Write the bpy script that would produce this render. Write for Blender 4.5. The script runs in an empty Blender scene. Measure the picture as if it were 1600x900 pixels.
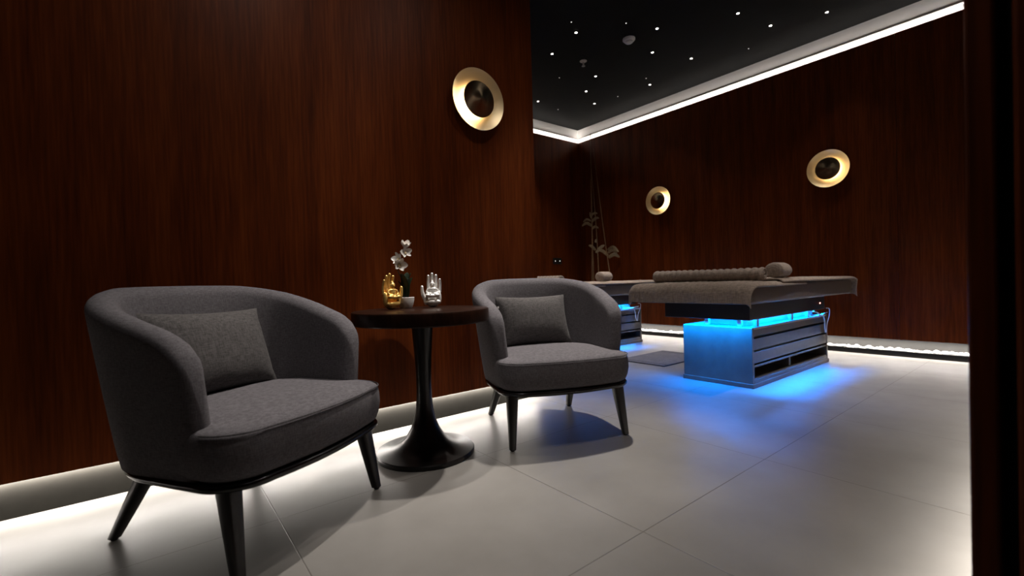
import bpy, bmesh, math, random
from mathutils import Vector, Matrix, Euler
random.seed(7)
C = bpy.context.scene.collection
PI = math.pi

# ------------------------------------------------------------------ camera, world, exposure
scn = bpy.context.scene
F_PX = 713.727
yaw, pitch, roll = math.radians(51.683), math.radians(-0.758), math.radians(-1.614)
fw = Vector((math.cos(yaw)*math.cos(pitch), math.sin(yaw)*math.cos(pitch), math.sin(pitch)))
rt = Vector((math.sin(yaw), -math.cos(yaw), 0))
up = rt.cross(fw)
rt2 = math.cos(roll)*rt + math.sin(roll)*up
up2 = -math.sin(roll)*rt + math.cos(roll)*up
cam_data = bpy.data.cameras.new('camera')
cam = bpy.data.objects.new('camera', cam_data)
C.objects.link(cam)
cam_data.sensor_fit = 'HORIZONTAL'
cam_data.sensor_width = 36.0
cam_data.lens = 36.0*F_PX/1600.0
cam_data.clip_start = 0.02
M = Matrix((rt2, up2, -fw)).transposed().to_4x4()
M.translation = Vector((0, 0, 0.75))
cam.matrix_world = M
cam_data.dof.use_dof = True
cam_data.dof.focus_distance = 2.3
cam_data.dof.aperture_fstop = 2.8
scn.camera = cam

scn.view_settings.view_transform = 'Standard'
scn.view_settings.look = 'None'
scn.view_settings.gamma = 1.0
scn.view_settings.use_curve_mapping = False
scn.view_settings.exposure = 0.0
w = bpy.data.worlds.new('world')
w.use_nodes = True
w.node_tree.nodes['Background'].inputs[0].default_value = (0.0, 0.0, 0.0, 1)
scn.world = w

P_PLINTH = 7.5      # W per metre of the LED strip under the wall panels
P_COVE = 2.4        # W per metre of the LED strip above the wall panels
P_BED = 17.0         # W per metre of the blue LED strip under the massage tables
WHITE = (1.0, 0.93, 0.86)
COVEC = (1.0, 0.92, 0.84)
BLUE = (0.0, 0.215, 1.0)

def strip_light(name, a, b, width, watts_per_m, color, aim=(0, 0, -1), spread=180):
    a, b = Vector(a), Vector(b)
    L = bpy.data.lights.new(name, 'AREA')
    L.shape = 'RECTANGLE'
    L.size = (b-a).length
    L.size_y = width
    L.energy = watts_per_m*L.size
    L.color = color
    L.spread = math.radians(spread)
    o = bpy.data.objects.new(name, L)
    C.objects.link(o)
    x = (b-a).normalized()
    z = -Vector(aim).normalized()
    y = z.cross(x).normalized()
    z = x.cross(y)
    m = Matrix((x, y, z)).transposed().to_4x4()
    m.translation = (a+b)/2
    o.matrix_world = m
    return o

# room constants (metres; the near left panel runs along X, the right wall along Y)
YL = 2.21; YLP = 2.257; XE = 1.957            # near left panel, its plinth, its end
XR = 5.10; YB = 4.755                         # right and back panel faces
XREAR = -2.4; YFRONT = -1.9                   # walls behind the camera
ZP = 0.134                                    # underside of the left panel
ZR = 0.152                                    # underside of the right panel
ZT = 2.803                                    # top of panels
ZC = 3.02                                     # ceiling

# lights of the LED strips
strip_light('plinth_led', (XREAR, YL+0.036, ZP-0.003), (XE, YL+0.036, ZP-0.003), 0.006, P_PLINTH, WHITE)
strip_light('plinth_led', (XR+0.016, 0.14, ZR-0.004), (XR+0.016, YB, ZR-0.004), 0.014, P_PLINTH*0.95, WHITE)
strip_light('plinth_led', (XE, YB+0.037, ZP-0.004), (XR, YB+0.037, ZP-0.004), 0.014, P_PLINTH, WHITE)
strip_light('plinth_led', (0.9, 0.112, ZP-0.004), (XR, 0.112, ZP-0.004), 0.014, P_PLINTH*0.8, WHITE)
strip_light('cove_led', (XR+0.035, 0.1, ZT-0.01), (XR+0.035, YB+0.03, ZT-0.01), 0.022, P_COVE, COVEC, (0, 0, 1))
strip_light('cove_led', (XE, YB+0.038, ZT-0.01), (XR+0.03, YB+0.038, ZT-0.01), 0.022, P_COVE, COVEC, (0, 0, 1))
strip_light('cove_led', (XREAR, YL+0.035, ZT+0.004), (XE, YL+0.035, ZT+0.004), 0.022, P_COVE, COVEC, (0, 0, 1))

# ------------------------------------------------------------------ materials
def new_mat(name):
    m = bpy.data.materials.new(name)
    m.use_nodes = True
    nt = m.node_tree
    b = nt.nodes['Principled BSDF']
    return m, nt, b

def N(nt, kind, **kw):
    n = nt.nodes.new(kind)
    for k, v in kw.items():
        setattr(n, k, v)
    return n

def ramp(nt, stops):
    r = N(nt, 'ShaderNodeValToRGB')
    e = r.color_ramp.elements
    while len(e) < len(stops):
        e.new(0.5)
    for i, (p, c) in enumerate(stops):
        e[i].position = p
        e[i].color = (*c, 1)
    return r

def plain(name, col, rough=0.5, metal=0.0, noise=0.0, nscale=30, spec=0.5, bump=0.0, coat=0.0):
    m, nt, b = new_mat(name)
    b.inputs['Base Color'].default_value = (*col, 1)
    b.inputs['Roughness'].default_value = rough
    b.inputs['Metallic'].default_value = metal
    b.inputs['Specular IOR Level'].default_value = spec
    b.inputs['Coat Weight'].default_value = coat
    if noise or bump:
        tc = N(nt, 'ShaderNodeTexCoord')
        nz = N(nt, 'ShaderNodeTexNoise')
        nz.inputs['Scale'].default_value = nscale
        nz.inputs['Detail'].default_value = 4
        nt.links.new(tc.outputs['Object'], nz.inputs['Vector'])
        if noise:
            r = ramp(nt, [(0.3, tuple(c*(1-noise) for c in col)), (0.7, tuple(min(1, c*(1+noise)) for c in col))])
            nt.links.new(nz.outputs['Fac'], r.inputs['Fac'])
            nt.links.new(r.outputs['Color'], b.inputs['Base Color'])
        if bump:
            bp = N(nt, 'ShaderNodeBump')
            bp.inputs['Strength'].default_value = bump
            bp.inputs['Distance'].default_value = 0.002
            nt.links.new(nz.outputs['Fac'], bp.inputs['Height'])
            nt.links.new(bp.outputs['Normal'], b.inputs['Normal'])
    return m

def emit(name, col, strength):
    m, nt, b = new_mat(name)
    b.inputs['Base Color'].default_value = (0.8, 0.8, 0.8, 1)
    b.inputs['Emission Color'].default_value = (*col, 1)
    b.inputs['Emission Strength'].default_value = strength
    return m

def wood(name, dark, mid, light, scale=1.0, rough=0.42, stretch=0.045, coat=0.0):
    m, nt, b = new_mat(name)
    tc = N(nt, 'ShaderNodeTexCoord')
    mp = N(nt, 'ShaderNodeMapping')
    mp.inputs['Scale'].default_value = (scale, scale, scale*stretch)
    nt.links.new(tc.outputs['Object'], mp.inputs['Vector'])
    n1 = N(nt, 'ShaderNodeTexNoise')
    n1.inputs['Scale'].default_value = 9
    n1.inputs['Detail'].default_value = 6
    n1.inputs['Roughness'].default_value = 0.6
    n2 = N(nt, 'ShaderNodeTexNoise')
    n2.inputs['Scale'].default_value = 95
    n2.inputs['Detail'].default_value = 3
    for n in (n1, n2):
        nt.links.new(mp.outputs['Vector'], n.inputs['Vector'])
    mx = N(nt, 'ShaderNodeMath', operation='MULTIPLY_ADD')
    mx.inputs[1].default_value = 0.45
    nt.links.new(n2.outputs['Fac'], mx.inputs[0])
    mul = N(nt, 'ShaderNodeMath', operation='MULTIPLY')
    mul.inputs[1].default_value = 0.55
    nt.links.new(n1.outputs['Fac'], mul.inputs[0])
    nt.links.new(mul.outputs[0], mx.inputs[2])
    r = ramp(nt, [(0.33, dark), (0.5, mid), (0.68, light)])
    nt.links.new(mx.outputs[0], r.inputs['Fac'])
    nt.links.new(r.outputs['Color'], b.inputs['Base Color'])
    b.inputs['Roughness'].default_value = rough
    b.inputs['Coat Weight'].default_value = coat
    b.inputs['Coat Roughness'].default_value = 0.35
    b.inputs['Specular IOR Level'].default_value = 0.12
    bp = N(nt, 'ShaderNodeBump')
    bp.inputs['Strength'].default_value = 0.12
    bp.inputs['Distance'].default_value = 0.001
    nt.links.new(n2.outputs['Fac'], bp.inputs['Height'])
    nt.links.new(bp.outputs['Normal'], b.inputs['Normal'])
    return m

def floor_mat():
    m, nt, b = new_mat('floor_tile')
    tc = N(nt, 'ShaderNodeTexCoord')
    sep = N(nt, 'ShaderNodeSeparateXYZ')
    nt.links.new(tc.outputs['Object'], sep.inputs[0])
    masks = []
    for ax, off in ((0, 0.305), (1, 0.825)):
        a = N(nt, 'ShaderNodeMath', operation='ADD'); a.inputs[1].default_value = -off + 0.815*20 + 0.4075
        nt.links.new(sep.outputs[ax], a.inputs[0])
        d = N(nt, 'ShaderNodeMath', operation='MODULO'); d.inputs[1].default_value = 0.815
        nt.links.new(a.outputs[0], d.inputs[0])
        s = N(nt, 'ShaderNodeMath', operation='SUBTRACT'); s.inputs[1].default_value = 0.4075
        nt.links.new(d.outputs[0], s.inputs[0])
        ab = N(nt, 'ShaderNodeMath', operation='ABSOLUTE')
        nt.links.new(s.outputs[0], ab.inputs[0])
        masks.append(ab)
    mn = N(nt, 'ShaderNodeMath', operation='MINIMUM')
    nt.links.new(masks[0].outputs[0], mn.inputs[0]); nt.links.new(masks[1].outputs[0], mn.inputs[1])
    lt = N(nt, 'ShaderNodeMapRange'); lt.inputs['From Min'].default_value = 0.0008; lt.inputs['From Max'].default_value = 0.0022
    nt.links.new(mn.outputs[0], lt.inputs['Value'])
    nz = N(nt, 'ShaderNodeTexNoise'); nz.inputs['Scale'].default_value = 1.6; nz.inputs['Detail'].default_value = 7; nz.inputs['Roughness'].default_value = 0.6
    nt.links.new(tc.outputs['Object'], nz.inputs['Vector'])
    r = ramp(nt, [(0.28, (0.185, 0.176, 0.162)), (0.72, (0.265, 0.254, 0.237))])
    nt.links.new(nz.outputs['Fac'], r.inputs['Fac'])
    mix = N(nt, 'ShaderNodeMix', data_type='RGBA')
    mix.inputs['A'].default_value = (0.105, 0.094, 0.083, 1)
    nt.links.new(lt.outputs[0], mix.inputs['Factor'])
    nt.links.new(r.outputs['Color'], mix.inputs['B'])
    nt.links.new(mix.outputs['Result'], b.inputs['Base Color'])
    rr = ramp(nt, [(0.3, (0.33,)*3), (0.7, (0.42,)*3)])
    n2 = N(nt, 'ShaderNodeTexNoise'); n2.inputs['Scale'].default_value = 5; n2.inputs['Detail'].default_value = 5
    nt.links.new(tc.outputs['Object'], n2.inputs['Vector'])
    nt.links.new(n2.outputs['Fac'], rr.inputs['Fac'])
    nt.links.new(rr.outputs['Color'], b.inputs['Roughness'])
    bp = N(nt, 'ShaderNodeBump'); bp.inputs['Strength'].default_value = 0.4; bp.inputs['Distance'].default_value = 0.002
    nt.links.new(lt.outputs[0], bp.inputs['Height'])
    nt.links.new(bp.outputs['Normal'], b.inputs['Normal'])
    return m

def fabric(name, col, var=0.35, sc=260, rough=0.9, sheen=0.04, bump=0.5):
    m, nt, b = new_mat(name)
    tc = N(nt, 'ShaderNodeTexCoord')
    mp1 = N(nt, 'ShaderNodeMapping'); mp1.inputs['Scale'].default_value = (1, 1, 0.18)
    mp2 = N(nt, 'ShaderNodeMapping'); mp2.inputs['Scale'].default_value = (0.18, 0.18, 1)
    ns = []
    for mp in (mp1, mp2):
        nt.links.new(tc.outputs['Object'], mp.inputs['Vector'])
        nz = N(nt, 'ShaderNodeTexNoise'); nz.inputs['Scale'].default_value = sc; nz.inputs['Detail'].default_value = 2
        nt.links.new(mp.outputs['Vector'], nz.inputs['Vector'])
        ns.append(nz)
    ad = N(nt, 'ShaderNodeMath', operation='ADD')
    nt.links.new(ns[0].outputs['Fac'], ad.inputs[0]); nt.links.new(ns[1].outputs['Fac'], ad.inputs[1])
    hf = N(nt, 'ShaderNodeMath', operation='MULTIPLY'); hf.inputs[1].default_value = 0.5
    nt.links.new(ad.outputs[0], hf.inputs[0])
    r = ramp(nt, [(0.36, tuple(c*(1-var) for c in col)), (0.64, tuple(c*(1+var) for c in col))])
    nt.links.new(hf.outputs[0], r.inputs['Fac'])
    nt.links.new(r.outputs['Color'], b.inputs['Base Color'])
    b.inputs['Roughness'].default_value = rough
    b.inputs['Specular IOR Level'].default_value = 0.08
    b.inputs['Sheen Weight'].default_value = sheen
    b.inputs['Sheen Roughness'].default_value = 0.5
    bp = N(nt, 'ShaderNodeBump'); bp.inputs['Strength'].default_value = bump; bp.inputs['Distance'].default_value = 0.0015
    nt.links.new(hf.outputs[0], bp.inputs['Height'])
    nt.links.new(bp.outputs['Normal'], b.inputs['Normal'])
    return m

def brushed(name, col, rough, aniso):
    m, nt, b = new_mat(name)
    b.inputs['Base Color'].default_value = (*col, 1)
    b.inputs['Metallic'].default_value = 1.0
    b.inputs['Roughness'].default_value = rough
    b.inputs['Anisotropic'].default_value = aniso
    t = N(nt, 'ShaderNodeTangent'); t.direction_type = 'RADIAL'; t.axis = 'Z'
    nt.links.new(t.outputs[0], b.inputs['Tangent'])
    return m

MT = {
    'panel': wood('dark_red_veneer', (0.050, 0.0096, 0.0014), (0.098, 0.0195, 0.0028), (0.160, 0.036, 0.0058), 1.0, 0.42),
    'table_wood': wood('table_veneer', (0.006, 0.0025, 0.0015), (0.014, 0.0052, 0.0028), (0.025, 0.0095, 0.005), 1.2, 0.33, 0.3),
    'floor': floor_mat(),
    'ceil': plain('black_stretch_ceiling', (0.0045, 0.0045, 0.0047), 0.75, noise=0.2, nscale=5, spec=0.08),
    'paint': plain('white_cove_paint', (0.82, 0.81, 0.79), 0.6, noise=0.02, nscale=8),
    'plinth': plain('grey_plinth_laminate', (0.024, 0.0228, 0.0198), 0.9, spec=0.05, noise=0.06, nscale=20),
    'strip': plain('pale_trough_back', (0.036, 0.0355, 0.0335), 0.8, noise=0.06, nscale=20),
    'dark': plain('dark_wall_board', (0.02, 0.017, 0.015), 0.7, noise=0.2),
    'kerb': plain('black_kerb_lacquer', (0.003, 0.003, 0.0035), 0.25, noise=0.1, spec=0.3),
    'pebble': plain('white_marble_pebble', (0.78, 0.77, 0.74), 0.6, noise=0.08, nscale=60, bump=0.3),
    'fabric': fabric('charcoal_weave', (0.136, 0.128, 0.138), 0.27, 380),
    'cushion': fabric('charcoal_cushion_weave', (0.098, 0.092, 0.091), sc=300),
    'piping': fabric('charcoal_piping', (0.08, 0.076, 0.08)),
    'leg': plain('black_stained_wood', (0.010, 0.0085, 0.008), 0.35, noise=0.3, nscale=60),
    'rim': plain('black_lacquered_rim', (0.010, 0.009, 0.009), 0.22, noise=0.2, nscale=40),
    'stem': plain('black_bronze_metal', (0.007, 0.006, 0.0055), 0.28, noise=0.2, nscale=15, spec=0.35),
    'brass': brushed('brushed_brass', (0.74, 0.60, 0.38), 0.42, 0.0),
    'bronze': brushed('dark_bronze', (0.50, 0.38, 0.24), 0.24, 0.8),
    'lamp': emit('warm_led', (1.0, 0.82, 0.54), 24.0),
    'gold': plain('gold_lacquer', (0.90, 0.57, 0.17), 0.40, 0.65, noise=0.15, nscale=80),
    'silver': plain('silver_lacquer', (0.92, 0.90, 0.87), 0.42, 0.45, noise=0.1, nscale=80),
    'pot': plain('white_ceramic', (0.80, 0.78, 0.75), 0.35, noise=0.03),
    'soil': plain('dark_moss', (0.02, 0.018, 0.012), 0.95, noise=0.5, nscale=120, bump=1),
    'leaf': plain('dark_green_leaf', (0.010, 0.022, 0.009), 0.4, noise=0.3, nscale=30),
    'petal': plain('white_petal', (0.80, 0.76, 0.71), 0.55, noise=0.06, nscale=80),
    'lip': plain('cream_lip', (0.62, 0.50, 0.30), 0.5, noise=0.1),
    'twig': plain('bamboo_brown', (0.22, 0.14, 0.07), 0.55, noise=0.3, nscale=50),
    'dryleaf': plain('dry_leaf', (0.20, 0.145, 0.08), 0.6, noise=0.3, nscale=60),
    'spa_wood': plain('taupe_laminate', (0.115, 0.098, 0.085), 0.42, noise=0.12, nscale=14),
    'spa_white': plain('white_bed_lining', (0.60, 0.60, 0.60), 0.45, noise=0.03),
    'frame': plain('black_bed_frame', (0.010, 0.009, 0.009), 0.45, noise=0.2),
    'vinyl': plain('brown_vinyl', (0.13, 0.105, 0.085), 0.5, noise=0.08, nscale=40, bump=0.15),
    'towel': fabric('brown_towel', (0.31, 0.250, 0.208), 0.25, 160, 0.95, 0.1),
    'mat': fabric('grey_bath_mat', (0.10, 0.095, 0.10), 0.25, 130, 0.95, 0.1),
    'cable': plain('white_cable', (0.80, 0.80, 0.80), 0.4, noise=0.02),
    'star': emit('star_led', (1.0, 0.95, 0.88), 10.0),
    'star_dim': emit('dim_star_led', (1.0, 0.95, 0.88), 1.2),
    'red_led': emit('red_led', (1.0, 0.25, 0.18), 9.0),
    'white_led': emit('white_indicator_led', (1.0, 0.95, 0.9), 2.0),
    'plastic': plain('white_plastic', (0.55, 0.54, 0.52), 0.5, noise=0.03),
    'switch': plain('black_switch_plate', (0.012, 0.011, 0.011), 0.35, noise=0.1),
}

# ------------------------------------------------------------------ mesh helpers
def BM():
    return bmesh.new()

def box(bm, x0, x1, y0, y1, z0, z1):
    v = [bm.verts.new((x, y, z)) for z in (z0, z1) for y in (y0, y1) for x in (x0, x1)]
    for f in ((0, 2, 3, 1), (4, 5, 7, 6), (0, 1, 5, 4), (2, 6, 7, 3), (0, 4, 6, 2), (1, 3, 7, 5)):
        bm.faces.new([v[i] for i in f])

def loft(bm, rings, closed=True, cap0=True, cap1=True):
    vs = [[bm.verts.new(p) for p in r] for r in rings]
    n = len(rings[0])
    for a, b in zip(vs, vs[1:]):
        for i in range(n if closed else n-1):
            j = (i+1) % n
            bm.faces.new((a[i], a[j], b[j], b[i]))
    if cap0: bm.faces.new(list(reversed(vs[0])))
    if cap1: bm.faces.new(vs[-1])
    return vs

def lathe(bm, prof, n=48, cap0=True, cap1=True):
    rings = [[(r*math.cos(2*PI*k/n), r*math.sin(2*PI*k/n), z) for k in range(n)] for r, z in prof]
    loft(bm, rings, True, cap0, cap1)

def tube(bm, pts, rad, n=10, caps=True):
    pts = [Vector(p) for p in pts]
    if not hasattr(rad, '__len__'): rad = [rad]*len(pts)
    rings = []
    prev = None
    for i, p in enumerate(pts):
        t = (pts[min(i+1, len(pts)-1)]-pts[max(i-1, 0)]).normalized()
        if prev is None:
            a = Vector((0, 0, 1)) if abs(t.z) < 0.9 else Vector((1, 0, 0))
            u = t.cross(a).normalized()
        else:
            u = (prev - t*prev.dot(t)).normalized()
        prev = u
        v = t.cross(u)
        rings.append([p + (u*math.cos(2*PI*k/n)+v*math.sin(2*PI*k/n))*rad[i] for k in range(n)])
    loft(bm, rings, True, caps, caps)

def ell(bm, c, r, rot=None, nu=14, nv=8):
    m = Matrix.Translation(c)
    if rot: m = m @ Euler(rot).to_matrix().to_4x4()
    m = m @ Matrix.Diagonal((*r, 1))
    bmesh.ops.create_uvsphere(bm, u_segments=nu, v_segments=nv, radius=1, matrix=m)

def spline(pts, n=8):
    pts = [Vector(p) for p in pts]
    out = []
    for i in range(len(pts)-1):
        p0 = pts[max(i-1, 0)]; p1 = pts[i]; p2 = pts[i+1]; p3 = pts[min(i+2, len(pts)-1)]
        for k in range(n):
            t = k/n
            out.append(0.5*((2*p1)+(p2-p0)*t+(2*p0-5*p1+4*p2-p3)*t*t+(3*p1-p0-3*p2+p3)*t**3))
    out.append(pts[-1])
    return out

def obj(name, bm, mat, parent=None, smooth=True, bevel=0.0, seg=2, sub=0, angle=40, recalc=True):
    me = bpy.data.meshes.new(name)
    if recalc: bmesh.ops.recalc_face_normals(bm, faces=bm.faces[:])
    bm.to_mesh(me); bm.free()
    o = bpy.data.objects.new(name, me)
    C.objects.link(o)
    me.materials.append(MT[mat] if isinstance(mat, str) else mat)
    if smooth:
        for p in me.polygons: p.use_smooth = True
        try: me.set_sharp_from_angle(angle=math.radians(angle))
        except Exception: pass
    if bevel:
        b = o.modifiers.new('bevel', 'BEVEL'); b.width = bevel; b.segments = seg; b.limit_method = 'ANGLE'
        b.angle_limit = math.radians(35); b.harden_normals = False
    if sub:
        s = o.modifiers.new('sub', 'SUBSURF'); s.levels = sub; s.render_levels = sub
    if parent: o.parent = parent
    return o

def tag(o, label, cat, group=None, kind=None):
    if label: o['label'] = label
    if cat: o['category'] = cat
    if group: o['group'] = group
    if kind: o['kind'] = kind
    return o

def thing(name, label, cat, loc=(0, 0, 0), rot=(0, 0, 0), group=None):
    o = bpy.data.objects.new(name, None)
    C.objects.link(o)
    o.location = loc; o.rotation_euler = rot
    o.empty_display_size = 0.1
    return tag(o, label, cat, group)

def struct(name, bm, mat, label=None, **kw):
    o = obj(name, bm, mat, **kw)
    o['kind'] = 'structure'
    if label: o['label'] = label
    return o

def copy_tree(o, parent=None):
    c = o.copy(); C.objects.link(c)
    if parent: c.parent = parent
    for ch in list(o.children):
        copy_tree(ch, c)
    return c

def lerp_table(tab, x):
    if x <= tab[0][0]: return tab[0][1]
    for (a, va), (b, vb) in zip(tab, tab[1:]):
        if x <= b:
            t = (x-a)/(b-a)
            return va+(vb-va)*t
    return tab[-1][1]

# ------------------------------------------------------------------ the room
b = BM(); box(b, XREAR-0.2, XR+0.3, YFRONT-0.2, YB+0.3, -0.1, 0)
struct('floor', b, 'floor', 'pale grey large square floor tiles', smooth=False)
b = BM(); box(b, XREAR-0.3, XR+0.3, YFRONT-0.3, YB+0.3, ZC, ZC+0.1)
struct('ceiling', b, 'ceil', 'black stretched ceiling with tiny star lights', smooth=False)

# near left wall: dark veneer panel standing proud of a grey plinth
b = BM(); box(b, XREAR-0.05, XE, YL, YLP, ZP, ZT)
struct('wall_left', b, 'panel', 'dark red brown veneered wall behind the armchairs', smooth=False)
b = BM(); box(b, XREAR-0.05, XE-0.01, YLP, YLP+0.06, 0, ZP+0.02)
struct('baseboard_left', b, 'plinth', 'grey recessed plinth lit by a white light strip', smooth=False)
b = BM(); box(b, XREAR-0.05, XE-0.03, YLP, YB+0.25, ZP+0.02, ZT-0.05)
struct('wall_core', b, 'dark', smooth=False)
b = BM(); box(b, XE-0.03, XE, YLP, YB+0.06, 0, ZT)
struct('wall_alcove', b, 'panel', smooth=False)
# back wall
b = BM(); box(b, XE, XR+0.047, YB, YB+0.026, ZP, ZT)
struct('wall_back', b, 'panel', 'dark veneered back wall of the recess', smooth=False)
b = BM(); box(b, XE, XR+0.2, YB+0.047, YB+0.12, 0, ZP+0.02)
struct('baseboard_back', b, 'plinth', smooth=False)
# right wall: four veneer sheets with hairline joints
b = BM()
seams = [0.06, 1.03, 2.25, 3.47, YB]
for y0, y1 in zip(seams, seams[1:]):
    box(b, XR, XR+0.026, y0+0.0012, y1-0.0012, ZR, ZT)
struct('wall_right', b, 'panel', 'dark brown veneered wall above the pebble trough', smooth=False)
b = BM(); box(b, XR+0.026, XR+0.20, 0.05, YB+0.05, ZR+0.03, ZT-0.04)
struct('wall_right_core', b, 'dark', smooth=False)
b = BM(); box(b, XR+0.105, XR+0.2, 0.05, YB+0.05, 0, ZR+0.03)
struct('baseboard_right', b, 'strip', 'pale strip behind the pebble trough', smooth=False)
b = BM(); box(b, XR+0.024, XR+0.036, 0.1, YB+0.047, 0, 0.047)
struct('trim_1', b, 'kerb', 'black kerb in front of the white pebbles', smooth=False)
# walls behind the photographer
b = BM(); box(b, XREAR-0.05, XREAR, YFRONT, YL, 0, ZT)
struct('wall_rear', b, 'panel', smooth=False)
b = BM(); box(b, XREAR, 0.95, YFRONT-0.05, YFRONT, 0, ZT)
struct('wall_front', b, 'panel', smooth=False)

# partition by the camera on the right: two veneer sheets on a dark core, seen end on
b = BM(); box(b, 0.86, XR, 0.0735, 0.1025, ZP, ZC)
box(b, 0.86, 0.98, 0.0735, 0.1025, 0.0, ZP)
struct('wall_partition', b, 'panel', 'dark wooden partition edge at the right of the view', smooth=False, bevel=0.004)
b = BM(); box(b, 0.93, XR, 0.0585, 0.0735, 0, ZC)
struct('wall_partition_core', b, 'dark', smooth=False)
b = BM(); box(b, 0.86, XR, 0.034, 0.0585, 0, ZC)
struct('trim_2', b, 'panel', 'second veneer edge of the partition', smooth=False, bevel=0.005)
b = BM(); box(b, 0.90, 0.95, YFRONT, 0.034, 0, ZC)
struct('wall_side', b, 'panel', smooth=False)

# white cove moulding above the panels
def cove_profile():
    p = [(0.062, ZT-0.03), (0.062, ZT+0.068), (0.054, ZT+0.074), (0.052, ZT+0.080), (0.054, ZT+0.086), (0.058, ZT+0.090)]
    p += [(0.056, ZC+0.03), (0.14, ZC+0.03), (0.14, ZT-0.03)]
    return p
def cove(name, a, bb, nrm, label=None):
    # nrm points out of the room; profile offset is measured from the panel face outwards
    bm = BM()
    rings = []
    for q in (a, bb):
        rings.append([(q[0]+nrm[0]*d, q[1]+nrm[1]*d, z) for d, z in cove_profile()])
    loft(bm, rings)
    return struct(name, bm, 'paint', label, angle=30)
cove('trim_3', (XR, 0.05), (XR, YB+0.1), (1, 0), 'white lit cove moulding along the right wall')
cove('trim_4', (XE-0.02, YB), (XR+0.1, YB), (0, 1), 'white lit cove moulding along the back wall')
cove('trim_5', (XREAR-0.05, YL), (XE, YL), (0, 1))
cove('trim_6', (XREAR, YFRONT), (0.95, YFRONT), (0, -1))
cove('trim_7', (XREAR, YFRONT-0.05), (XREAR, YL+0.05), (-1, 0))
# floors of the cove troughs (keep the light going up only)
b = BM()
box(b, XR+0.024, XR+0.1, 0.05, YB+0.05, ZT-0.05, ZT-0.03)
box(b, XE, XR+0.05, YB+0.045, YB+0.1, ZT-0.05, ZT-0.03)
struct('trim_8', b, 'paint', smooth=False)

# ------------------------------------------------------------------ pebbles
b = BM(); box(b, XR+0.036, XR+0.105, 0.1, YB+0.02, 0, 0.042)
tag(obj('gravel_bed', b, 'pebble', smooth=False), 'bed of fine white gravel under the pebbles along the right wall', 'gravel', kind='stuff')
pm = []
for k in range(6):
    bm = BM()
    bmesh.ops.create_icosphere(bm, subdivisions=2, radius=1)
    sx, sy, sz = random.uniform(.85, 1.15), random.uniform(1.0, 1.5), random.uniform(.62, .85)
    ph = [random.uniform(0, 6) for _ in range(3)]
    for v in bm.verts:
        n = 1+0.12*math.sin(2.3*v.co.x+ph[0])*math.cos(1.9*v.co.y+ph[1])+0.08*math.sin(3.1*v.co.z+ph[2])
        v.co = Vector((v.co.x*sx*n, v.co.y*sy*n, v.co.z*sz*n))
    me = bpy.data.meshes.new('pebble')
    bm.to_mesh(me); bm.free()
    for p in me.polygons: p.use_smooth = True
    me.materials.append(MT['pebble'])
    pm.append(me)
y = 0.62
cnt = 0
while y < 4.62 and cnt < 290:
    for xo in (0.053, 0.086):
        r = random.choice((0.0115, 0.0135, 0.015, 0.0175, 0.020))
        o = bpy.data.objects.new('pebble', random.choice(pm))
        C.objects.link(o)
        o.location = (XR+xo+random.uniform(-.002, .002), y+random.uniform(-.003, .003), 0.042+r*0.72)
        o.scale = (r, r, r*1.15)
        o.rotation_euler = (random.uniform(-.2, .2), random.uniform(-.2, .2), random.uniform(-.35, .35))
        tag(o, 'white pebble in the lit trough along the foot of the right wall', 'pebble', 'white pebbles in the trough')
        cnt += 1
    y += 0.0310

# ------------------------------------------------------------------ armchairs
def plan(t, s):
    """outer plan of the tub shell; t in [-1,1] (0 = middle of back), s = height fraction; returns point, outward normal"""
    wv = 0.320+0.065*s**0.85
    bd = 0.560+0.082*s
    bc = 0.30
    b0 = 0.085
    ex = 2.0/2.35
    # arc-length table
    key = round(s, 4)
    tab = _plan_cache.get(key)
    if tab is None:
        pts = []
        n1 = 30
        for i in range(n1):
            pts.append(Vector((wv-(0.004+0.017*s)*(1-i/n1), b0+(bc-b0)*i/n1)))
        for i in range(81):
            a = i/80*PI/2
            pts.append(Vector((wv*math.cos(a)**ex if a < PI/2-1e-6 else 0.0, bc+(bd-bc)*math.sin(a)**ex)))
        L = [0.0]
        for p, q in zip(pts, pts[1:]): L.append(L[-1]+(q-p).length)
        tab = (pts, L)
        _plan_cache[key] = tab
    pts, L = tab
    d = (1-abs(t))*L[-1]
    i = 0
    lo, hi = 0, len(L)-1
    while hi-lo > 1:
        mid = (lo+hi)//2
        if L[mid] <= d: lo = mid
        else: hi = mid
    f = (d-L[lo])/max(1e-9, L[hi]-L[lo])
    p = pts[lo].lerp(pts[hi], f)
    a, c = pts[max(0, lo-2)], pts[min(len(pts)-1, hi+2)]
    tg = (c-a).normalized()
    nr = Vector((tg.y, -tg.x))
    if hi >= len(pts)-3: nr = nr.lerp(Vector((0, 1)), 1-(len(pts)-1-lo-f)/4 if len(pts)-1-lo-f < 4 else 0).normalized()
    if t < 0:
        p = Vector((-p.x, p.y)); nr = Vector((-nr.x, nr.y))
    return p, nr
_plan_cache = {}
Z0 = 0.258
ZMAX = 0.77
HT = [(0.085, 0.44), (0.0875, 0.50), (0.093, 0.545), (0.104, 0.580), (0.120, 0.606), (0.145, 0.629), (0.18, 0.648), (0.23, 0.665),
      (0.30, 0.688), (0.38, 0.711), (0.46, 0.734), (0.54, 0.753), (0.60, 0.766), (0.65, 0.770)]
TH = 0.078

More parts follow.
